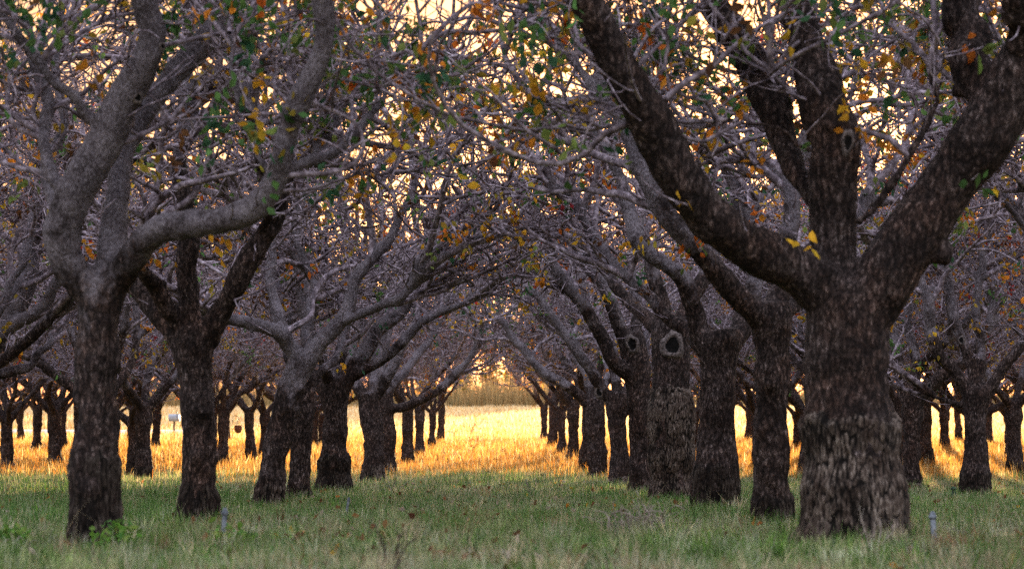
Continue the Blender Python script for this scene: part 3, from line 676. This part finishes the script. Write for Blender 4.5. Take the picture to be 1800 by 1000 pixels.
X, Y = np.meshgrid(xs, ys); Z = gz(X, Y)
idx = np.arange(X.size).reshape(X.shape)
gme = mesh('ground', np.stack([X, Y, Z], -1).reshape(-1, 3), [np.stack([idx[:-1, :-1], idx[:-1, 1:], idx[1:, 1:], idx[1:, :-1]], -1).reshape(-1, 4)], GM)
tag(link('ground', gme), 'grassy orchard floor that rises gently into an open field', kind='structure')

BLADE = leaf_mat('grass blade', .5, .3)
def blades(n, d0, d1, hgt, wid, cols, g, seg=3, power=1.0, margin=1.5, patch=.5, lean=.35, acc=None, xy=None):
    """n blades between distances d0 and d1 inside what the camera overlooks, or at xy = x, y, height, colour index, outward lean"""
    if xy is None:
        u = g.random(n); y = np.sqrt(d0 ** 2 + u * (d1 ** 2 - d0 ** 2)) if power == 1 else d0 * (d1 / d0) ** u
        x = (g.random(n) * 2 - 1) * (.245 * y + margin)
        if acc is not None:
            k = g.random(n) < acc(x, y); x, y = x[k], y[k]; n = len(x)
    else: x, y = xy[0], xy[1]; n = len(x)
    pn = vnoise(np.stack([x * patch, y * patch, np.full(n, 3.3)], -1)); pn2 = vnoise(np.stack([x * 4.1, y * 2.6, np.full(n, 8.1)], -1)) * .7 + vnoise(np.stack([x * 9.3, y * 5, np.full(n, 2.1)], -1)) * .5
    if xy is None: h = g.uniform(*hgt, n) * np.clip(1 + .5 * pn + .75 * pn2, .25, 2.4)
    else: h = xy[2] * g.uniform(.45, 1.1, n)
    wd = g.uniform(*wid, n)
    a = g.uniform(0, 2 * np.pi, n); ld = np.stack([np.cos(a), np.sin(a)], -1) * (g.random(n) ** 1.5 * lean * 1.6 + .04)[:, None]
    if xy is not None: ld = ld * .6 + xy[4]
    fa = g.uniform(0, np.pi, n); fx = np.stack([np.cos(fa), np.sin(fa), np.zeros(n)], -1)
    z0 = gz(x, y) - .01
    t = np.linspace(0, 1, seg + 1)
    V = []
    for k, tt in enumerate(t):
        c = np.stack([x + ld[:, 0] * h * tt ** 1.8, y + ld[:, 1] * h * tt ** 1.8, z0 + h * tt * (1 - .25 * tt * np.linalg.norm(ld, axis=1))], -1)
        if k < seg:
            ww = (wd * (1 - .75 * tt))[:, None] * .5
            V += [c - fx * ww, c + fx * ww]
        else: V.append(c)
    V = np.stack(V, 1); nv = V.shape[1]; o = (np.arange(n) * nv)[:, None]
    Q = np.concatenate([o + np.array([2 * k, 2 * k + 1, 2 * k + 3, 2 * k + 2]) for k in range(seg - 1)]); T = o + np.array([2 * seg - 2, 2 * seg - 1, 2 * seg])
    mixv = cols(x, y, pn, pn2, g) if xy is None else xy[3]
    C = np.ones((n, nv, 4)); C[..., :3] = (mixv * g.uniform(.75, 1.25, (n, 1)))[:, None, :]
    return V.reshape(-1, 3), Q, T, C.reshape(-1, 4)

def tufts(n, d0, d1, g, pal, hgt, per, rad, wid, at_xy=None):
    """clumps of blades, each clump with a height, a colour and an outward lean of its own"""
    if at_xy is None:
        y = d0 + g.random(n) ** .8 * (d1 - d0); x = (g.random(n) * 2 - 1) * (.245 * y + 1)
    else: x, y = at_xy; n = len(x)
    pn = vnoise(np.stack([x * .8, y * .5, np.full(n, 1.3)], -1))
    ci = np.clip((g.random(n) * .75 + .25 * (pn + 1) * .5 + .18 * (g.random(n) - .5)) * len(pal), 0, len(pal) - 1).astype(int)
    k = g.integers(per[0], per[1], n); own = np.repeat(np.arange(n), k); m = len(own)
    off = g.normal(size=(m, 2)) * (g.uniform(*rad, n)[own])[:, None] * .5
    H = g.uniform(0, 1, n) ** 1.8 * (hgt[1] - hgt[0]) + hgt[0]
    col = np.array(pal)[ci][own] * (g.uniform(.45, 1.0, (n, 1)) + .55 * (g.random((n, 1)) < .3))[own]
    return blades(m, 0, 0, None, wid, None, g, xy=(x[own] + off[:, 0], y[own] + off[:, 1], H[own], col, off * 5))

def join_blades(name, sets, mat):
    V, Q, T, C, o = [], [], [], [], 0
    for v, q, t, c in sets:
        V.append(v); Q.append(q + o); T.append(t + o); C.append(c); o += len(v)
    return link(name, mesh(name, np.concatenate(V), [np.concatenate(Q), np.concatenate(T)], mat, False, np.concatenate(C)))

def pick(w_, pal, g):
    """w_ (n,k) weights -> colours"""
    w_ = np.maximum(w_, 0); c = np.cumsum(w_ / w_.sum(1, keepdims=True), 1); k = (g.random((len(w_), 1)) > c).sum(1)
    return np.array(pal)[np.minimum(k, len(pal) - 1)]
GREENS = [(.10, .21, .045), (.055, .12, .035), (.18, .27, .11), (.31, .34, .20), (.40, .35, .21)]
def near_cols(x, y, pn, pn2, g):
    n = len(x); far = np.clip((y - 22) / 22, 0, 1.6)
    return pick(np.stack([.9 + 1.5 * pn + 1.3 * pn2 - .5 * far, .8 + .9 * pn + .6 * pn2, .8 + 0 * pn, .8 - .9 * pn - .9 * pn2 + .6 * far, .4 - 1.1 * pn2 - .4 * pn + .8 * far], 1), GREENS, g)
GOLDS = [(.60, .38, .13), (.54, .26, .055), (.78, .64, .40), (.46, .19, .04), (.24, .17, .07)]  # dry straw tints, with some of the low sun's gold put into them
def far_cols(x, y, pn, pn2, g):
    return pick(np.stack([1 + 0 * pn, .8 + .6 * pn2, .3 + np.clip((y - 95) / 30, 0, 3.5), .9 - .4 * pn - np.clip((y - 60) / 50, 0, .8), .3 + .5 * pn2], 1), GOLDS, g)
g = np.random.default_rng(5)
edge = lambda x, y: np.clip((70 - y + 9 * vnoise(np.stack([x * .25, y * .2, 0 * x], -1))) / 26, .0, 1)  # green blades thin out at the sun line, so colour follows light and shade
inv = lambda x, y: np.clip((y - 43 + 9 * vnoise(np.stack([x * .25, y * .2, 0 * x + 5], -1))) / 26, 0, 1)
TUFT = [(.13, .26, .04), (.07, .14, .035), (.18, .27, .08), (.30, .33, .16), (.38, .40, .27), (.44, .38, .24), (.22, .13, .07)]
hx_, hy_ = np.array([h[0] for h in HERO if h[1] < 38]), np.array([h[1] for h in HERO if h[1] < 38])
k_ = 46; an = g.uniform(0, 2 * np.pi, (len(hx_), k_)); rr_ = g.uniform(.24, .42, (len(hx_), k_)) * np.where(hy_ < 14.5, 1.15, 1)[:, None]
foot = (np.repeat(hx_, k_) + (rr_ * np.cos(an)).ravel(), np.repeat(hy_, k_) + (rr_ * np.sin(an)).ravel())
gr = join_blades('grass', [blades(52000, 6.5, 16, (.03, .09), (.004, .008), near_cols, g),
                           blades(120000, 15, 30, (.05, .13), (.005, .009), near_cols, g),
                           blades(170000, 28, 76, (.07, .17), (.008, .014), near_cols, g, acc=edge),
                           tufts(4600, 6.8, 16, g, TUFT, (.05, .20), (14, 46), (.05, .15), (.004, .009)),
                           tufts(520, 6.8, 10.8, g, TUFT, (.10, .24), (24, 60), (.06, .14), (.004, .010)),
                           tufts(4200, 14, 44, g, TUFT, (.06, .20), (12, 32), (.06, .2), (.006, .011)),
                           tufts(0, 0, 0, g, TUFT[:4], (.05, .22), (14, 34), (.05, .12), (.004, .008), foot),
                           blades(1500, 7, 40, (.15, .36), (.003, .0045), lambda x, y, a, b, g: np.tile([.36, .31, .2], (len(x), 1)), g, lean=.5)], BLADE)
tag(gr, 'short green orchard grass with pale dry stalks', 'grass', kind='stuff')
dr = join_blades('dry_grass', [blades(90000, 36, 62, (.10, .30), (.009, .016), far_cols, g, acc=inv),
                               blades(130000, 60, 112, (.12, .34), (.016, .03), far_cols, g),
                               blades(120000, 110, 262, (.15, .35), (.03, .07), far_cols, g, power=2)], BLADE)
tag(dr, 'golden dry grass glowing in the low sun at the end of the orchard', 'grass', kind='stuff')

# brush along the far edge of the field
def far_brush():
    g = np.random.default_rng(77)
    def cols(x, y, pn, pn2, g): return pick(np.stack([1 + 0 * x, .8 + .5 * pn, .5 + .5 * pn2, .35 - .4 * pn], 1), [(.34, .23, .10), (.25, .16, .07), (.42, .31, .15), (.12, .12, .06)], g)
    inx = lambda x, y: ((x > -45) & (x < 10)).astype(float)
    b1 = blades(26000, 256, 272, (1.2, 2.8), (.05, .12), cols, g, margin=6, patch=.12, lean=.22, acc=inx)
    b2 = blades(9000, 270, 290, (2.2, 4.6), (.06, .16), cols, g, margin=6, patch=.1, lean=.18, acc=inx)
    far = lambda x, y: (x > 8).astype(float)
    b3 = blades(30000, 410, 430, (2.0, 4.5), (.10, .25), cols, g, margin=6, patch=.1, lean=.2, acc=far)
    o = join_blades('brush', [b1, b2, b3], BLADE)
    tag(o, 'tall tan brush along the far edge of the field', 'brush', kind='stuff')
far_brush()

def spot(px, d):
    p = at(px, 750, d); p[2] = float(gz(np.array([p[0]]), np.array([d]))[0]); return p

def empty(name, loc, label, cat, group=None):
    e = bpy.data.objects.new(name, None); COL.objects.link(e); e.location = loc; e.empty_display_size = .2
    return tag(e, label, cat, group)

FARBARK = plain_mat('far bark', (.10, .07, .05), (.22, .16, .12), 2)
def far_tree(x, y, h, w_, mix, label, seed):
    g = np.random.default_rng(seed); z = float(gz(np.array([x]), np.array([y]))[0])
    t = empty('distant_tree', (x, y, z), label, 'tree', 'trees beyond the far brush')
    T = np.array([[0, 0, -.3, .22], [.1, 0, h * .3, .18], [0, .1, h * .65, .1], [.05, 0, h * .95, .03]]); S = spline(T, 14)
    V, Q, Tr = tubes(S[None, :, :3], S[None, :, 3], 8, True)
    s_, d_, r_ = spawn(S[None, :, :3], S[None, :, 3], 40, .15, 1, g, (35, 75)); P = walk(s_, d_, g.uniform(.3, 1, 40) * w_, 8, .2, .06, g); Rr = lerp_r(r_ * .5, r_ * .12, 8)
    V2, Q2, _ = tubes(P, Rr, 5)
    link('trunk', mesh('trunk', np.concatenate([V, V2]), [np.concatenate([Q, Q2 + len(V)]), Tr], FARBARK), t)
    n = 900; a = P[g.integers(0, 40, n), g.integers(2, 8, n)] + g.normal(size=(n, 3)) * .45
    V, F, C = leaves(a, g, mix, (.18, .4), (3, 6)); link('foliage', mesh('foliage', V, [F], LEAF, False, C), t)
for i, (x, y, h, w_, mix, lab) in enumerate([(-9.5, 300, 9.5, 2.6, {'brown': 2, 'yellow': 1}, 'tan leaved tree beyond the brush, on the left end of the gap'),
        (-4.5, 306, 10.5, 2.8, {'green': 4, 'yellow': .4}, 'dark green tree beyond the brush, left of the middle of the gap'),
        (-.6, 298, 9.0, 2.2, {'brown': 2, 'yellow': 1.2, 'orange': .6}, 'thin pale brown tree in the middle of the gap beyond the brush'),
        (2.6, 309, 11, 2.8, {'green': 4, 'yellow': .6}, 'dark green tree beyond the brush, right of the middle of the gap'),
        (6.2, 302, 9.5, 2.4, {'brown': 2, 'yellow': 1}, 'tan leaved tree beyond the brush, on the right end of the gap')]):
    far_tree(x, y, h, w_, mix, lab, 300 + i)

# ------------------------------------------------------------------ small things
def revolve(prof, n=20):
    th = np.arange(n) / n * 2 * np.pi
    V = np.array([[(r * math.cos(t), r * math.sin(t), z) for t in th] for r, z in prof]).reshape(-1, 3)
    idx = np.arange(len(prof) * n).reshape(len(prof), n); a, b = idx[:-1], idx[1:]
    return V, np.stack([a, np.roll(a, -1, 1), np.roll(b, -1, 1), b], -1).reshape(-1, 4)

GREYWOOD = plain_mat('weathered grey wood', (.05, .055, .065), (.26, .28, .31), 40)
PALEMETAL = plain_mat('pale painted metal', (.24, .25, .28), (.36, .37, .40), 8, .5, .05)
DARKWOOD = plain_mat('dark wood', (.03, .02, .015), (.09, .06, .045), 25)
CLAY = plain_mat('brown clay', (.10, .045, .03), (.20, .09, .06), 20)
WIRE = plain_mat('dark wire', (.03, .028, .026), (.07, .06, .055), 50, .5, .1)
STRAW = plain_mat('dry straw stems', (.13, .10, .08), (.40, .33, .27), 30)
REDSTEM = plain_mat('reddish stem', (.07, .035, .02), (.16, .08, .04), 40)
ROADM = plain_mat('pale road', (.55, .48, .40), (.70, .62, .52), 3)

# pale track beyond the trees on the left
n_ = 40; rx = np.linspace(-75, -16.5, n_); ry = 128 + 2.5 * vnoise(np.stack([rx * .03, 0 * rx, 0 * rx], -1))
hw = 1.6 * np.clip((-16.5 - rx) / 3, .08, 1)
V = np.concatenate([np.stack([rx, ry - hw, gz(rx, ry - hw) + .26], -1), np.stack([rx, ry + hw, gz(rx, ry + hw) + .26], -1), np.stack([rx, ry - hw - .3, gz(rx, ry - hw) - .1], -1), np.stack([rx, ry + hw + .3, gz(rx, ry + hw) - .1], -1)])
i_ = np.arange(n_ - 1)
tag(link('road', mesh('road', V, [np.concatenate([np.stack([i_, i_ + 1, i_ + 1 + n_, i_ + n_], 1), np.stack([i_ + 2 * n_, i_ + 1 + 2 * n_, i_ + 1, i_], 1), np.stack([i_ + n_, i_ + 1 + n_, i_ + 1 + 3 * n_, i_ + 3 * n_], 1)])], ROADM)), 'pale raised track beyond the trees', kind='structure')

def mailbox():
    p = spot(306, 124.0); t = empty('mailbox', p, 'pale round topped mailbox on a dark post beyond the trees', 'mailbox')
    n = 14; th = np.linspace(0, np.pi, n); sec = [(-.19, 0)] + [(-.19 * math.cos(a), .2 + .19 * math.sin(a)) for a in th] + [(.19, 0)]
    V, Q = [], []; xs_ = (-.3, -.285, .285, .3); k = len(sec)
    for j, x in enumerate(xs_):
        f = .93 if j in (0, 3) else 1
        V += [(x, a * f, .78 + (b - .15) * f + .15) for a, b in sec]
    for j in range(3): Q += [(j * k + i, j * k + (i + 1) % k, (j + 1) * k + (i + 1) % k, (j + 1) * k + i) for i in range(k)]
    c0 = len(V); V += [(-.3, 0, .98), (.3, 0, .98)]
    T = [(c0, (i + 1) % k, i) for i in range(k)] + [(c0 + 1, 3 * k + i, 3 * k + (i + 1) % k) for i in range(k)]
    link('box', mesh('box', np.array(V), [np.array(Q), np.array(T)], PALEMETAL), t)
    Vp, Qp, Tp = tubes(np.array([[[0, 0, -.15], [0, 0, .3], [.004, 0, .775]]]), np.array([[.05, .048, .045]]), 8, True)
    link('post', mesh('post', Vp, [Qp, Tp], DARKWOOD), t)
    fl = np.array([[(.18, -.205, .98), (.18, -.215, 1.12), (.18, -.21, 1.30)]], float)
    Vf, Qf, Tf = tubes(fl, np.array([[.012, .012, .03]]), 6, True); link('flag', mesh('flag', Vf, [Qf, Tf], WIRE), t)
mailbox()

def hanging_pot():
    p = spot(409, 104.0); t = empty('hanging_pot', p, 'round brown pot hanging from a thin curved wire stand between small trunks', 'planter')
    a = np.linspace(0, np.pi * 1.05, 12); hook = np.stack([.13 - .13 * np.cos(a), 0 * a, 1.12 + .13 * np.sin(a)], -1)
    P = np.concatenate([[[0, 0, -.1], [0, 0, .5], [0, 0, 1.0]], hook]); V, Q, T = tubes(P[None], np.full((1, len(P)), .014), 6, True)
    link('stand', mesh('stand', V, [Q, T], WIRE), t)
    V, Q = revolve([(.01, .42), (.09, .43), (.15, .50), (.19, .60), (.19, .68), (.17, .76), (.18, .80), (.16, .80), (.14, .74), (.01, .72)]); V[:, 0] += .26
    link('pot', mesh('pot', V, [Q], CLAY), t)
    hz = np.array([[[.26 + .17 * math.cos(b), .17 * math.sin(b), .79], [.26 + .08 * math.cos(b), .08 * math.sin(b), 1.0], [.26, 0, 1.11]] for b in (0, 2.1, 4.2)])
    V, Q, T = tubes(hz, np.full((3, 3), .008), 5, True); link('hanger', mesh('hanger', V, [Q, T], WIRE), t)
hanging_pot()

def stake(px, d, h, r, label, tilt=0.0, mat=GREYWOOD):
    p = spot(px, d); t = empty('stake', p, label, 'stake', 'short stakes standing in the grass')
    P = np.array([[[0, 0, -.1], [tilt * .3, 0, h * .4], [tilt, 0, h * .96], [tilt * 1.02, .002, h]]]); V, Q, T = tubes(P, np.array([[r * 1.05, r, r * .95, r * .7]]), 9, True)
    V += .12 * r * np.stack([vnoise(V * 40 + c * 5 + px) for c in range(3)], -1)
    link('shaft', mesh('shaft', V, [Q, T], mat), t)
    V, Q = revolve([(r * .9, h * .80), (r * 1.35, h * .82), (r * 1.4, h * .9), (r * .9, h * .92)], 12); V[:, 0] += tilt * .9
    link('collar', mesh('collar', V, [Q], mat), t)
stake(394, 14.6, .24, .017, 'short grey stake before the foot of the dark three limbed tree', .01)
stake(1640, 13.4, .22, .018, 'short grey stake beside the massive trunk', -.01)
stake(610, 20.5, .19, .012, 'thin short stake before the stocky tree with the dark collared foot', .02)
stake(1675, 30.0, .18, .03, 'stubby dark green stake near the blocky footed tree', 0, plain_mat('dark green plastic', (.02, .04, .03), (.04, .07, .05), 10))
stake(1166, 15.6, .10, .016, 'stub of a stake beside the pale heap of dry stems', 0)

def heap(px, d, w_, h_, n, label, seed, name='dry_brush_heap'):
    g = np.random.default_rng(seed); p = spot(px, d)
    s_ = g.normal(size=(n, 3)) * np.array([w_ * .25, w_ * .2, 0]); d_ = g.normal(size=(n, 3)); d_[:, 2] = np.abs(d_[:, 2]) * .9 + .1; s_[:, 2] = .0
    P = walk(s_, d_, g.uniform(.4, 1.0, n) * h_ * 1.15, 9, .34, -.10, g); P[..., 2] = np.maximum(P[..., 2], .01)
    V, Q, T = tubes(P, np.full((n, 9), .0026) * g.uniform(.6, 1.5, (n, 1)), 4)
    o = link(name, mesh(name, V, [Q], STRAW)); o.location = p; tag(o, label, 'dry brush')
heap(1122, 15.0, .40, .30, 420, 'pale tangled heap of dry stems lying in the green grass', 3)
heap(30, 13.0, .3, .14, 60, 'small flattened tuft of dry stems at the left edge', 5)
heap(860, 11.9, .4, .12, 60, 'flat pale tuft of dry stems in the middle of the grass', 6)
heap(1700, 14.2, .3, .18, 60, 'dry stems behind the stake by the massive trunk', 8)

def weed(px, d, h, stems, label, seed, name, leafmix=None, mat=STRAW, spread=.5, rad=.006):
    g = np.random.default_rng(seed); p = spot(px, d); t = empty(name, p, label, 'weed')
    s_ = g.normal(size=(stems, 3)) * .02; s_[:, 2] = -.02; d_ = np.stack([g.normal(size=stems) * spread, g.normal(size=stems) * spread, np.ones(stems)], -1)
    P = walk(s_, d_, g.uniform(.75, 1.05, stems) * h, 10, .09, .03, g); Rr = lerp_r(np.full(stems, rad), np.full(stems, rad * .4), 10)
    s2, d2, r2 = spawn(P, Rr, stems * 9, .3, 1, g, (25, 55)); P2 = walk(s2, d2, g.uniform(.08, .26, len(s2)) * h, 6, .15, .06, g); R2 = lerp_r(r2 * .6, r2 * .3, 6)
    V, Q, _ = tubes(P, Rr, 5); V2, Q2, _ = tubes(P2, R2, 4)
    link('stem', mesh('stem', np.concatenate([V, V2]), [np.concatenate([Q, Q2 + len(V)])], mat), t)
    if leafmix:
        a = np.concatenate([P2[:, k] for k in (2, 3, 4, 5)]); V, F, C = leaves(a, g, leafmix, (.03, .06), (1, 2)); link('foliage', mesh('foliage', V, [F], LEAF, False, C), t)
weed(822, 76, 1.25, 4, 'reddish leafy sapling standing alone in the golden grass at the avenue end', 4, 'sapling', {'orange': 3, 'red': 2, 'green': 1, 'brown': 2}, REDSTEM, .32, .012)
weed(690, 33, .42, 6, 'pale twisted dry weed before the knobbly pale trunks', 9, 'dry_weed', None, STRAW, .7, .006)
weed(935, 30, .36, 4, 'thin pale dry weed in the middle of the avenue', 10, 'dry_weed', None, STRAW, .4, .004)
weed(688, 10.2, .30, 3, 'dark dead weed stalk standing close by in the grass', 12, 'dead_weed', None, DARKWOOD, .15, .007)
weed(1530, 12.6, .30, 5, 'pale grass-like weed against the foot of the massive trunk', 13, 'dry_weed', None, STRAW, .3, .004)
weed(205, 13.4, .16, 7, 'low dark green leafy weed at the foot of the tall slim tree', 14, 'leafy_weed', {'fresh': 1}, REDSTEM, .7, .004)
weed(408, 13.6, .14, 9, 'low bright leafy weed before the short grey stake', 15, 'leafy_weed', {'fresh': 1}, REDSTEM, .8, .004)
weed(20, 13.6, .17, 12, 'wide bright green leafy weed at the left edge', 16, 'leafy_weed', {'fresh': 1}, REDSTEM, .9, .004)

# leaves fallen into the grass
def litter():
    g = np.random.default_rng(31); n = 2600
    y = np.sqrt(7.5 ** 2 + g.random(n) * (42 ** 2 - 7.5 ** 2)); x = (g.random(n) * 2 - 1) * (.245 * y + 1)
    k = 70; cx_ = np.concatenate([g.normal(-.9, .28, k), g.normal(.2, .5, k)]); cy_ = np.concatenate([g.normal(13.9, .2, k), g.normal(11.5, .9, k)])
    x = np.concatenate([x, cx_]); y = np.concatenate([y, cy_])
    a = np.stack([x, y, gz(x, y) + g.uniform(.015, .08, len(x))], -1)
    V, F, C = leaves(a, g, {'brown': 5, 'orange': .4, 'yellow': .5}, (.045, .075), (1, 2))
    pale = np.repeat(g.random(len(V) // len(LEAFLET)) < .25, len(LEAFLET)); C[pale, :3] = np.array([.36, .30, .23]) * g.uniform(.8, 1.2, (pale.sum() // len(LEAFLET), 1)).repeat(len(LEAFLET), 0)
    o = link('fallen_leaves', mesh('fallen_leaves', V, [F], LEAF, False, C)); tag(o, 'brown and pale leaves fallen into the orchard grass', kind='stuff')
litter()

# ------------------------------------------------------------------ finish
print('verts', sum(len(m.vertices) for m in bpy.data.meshes))
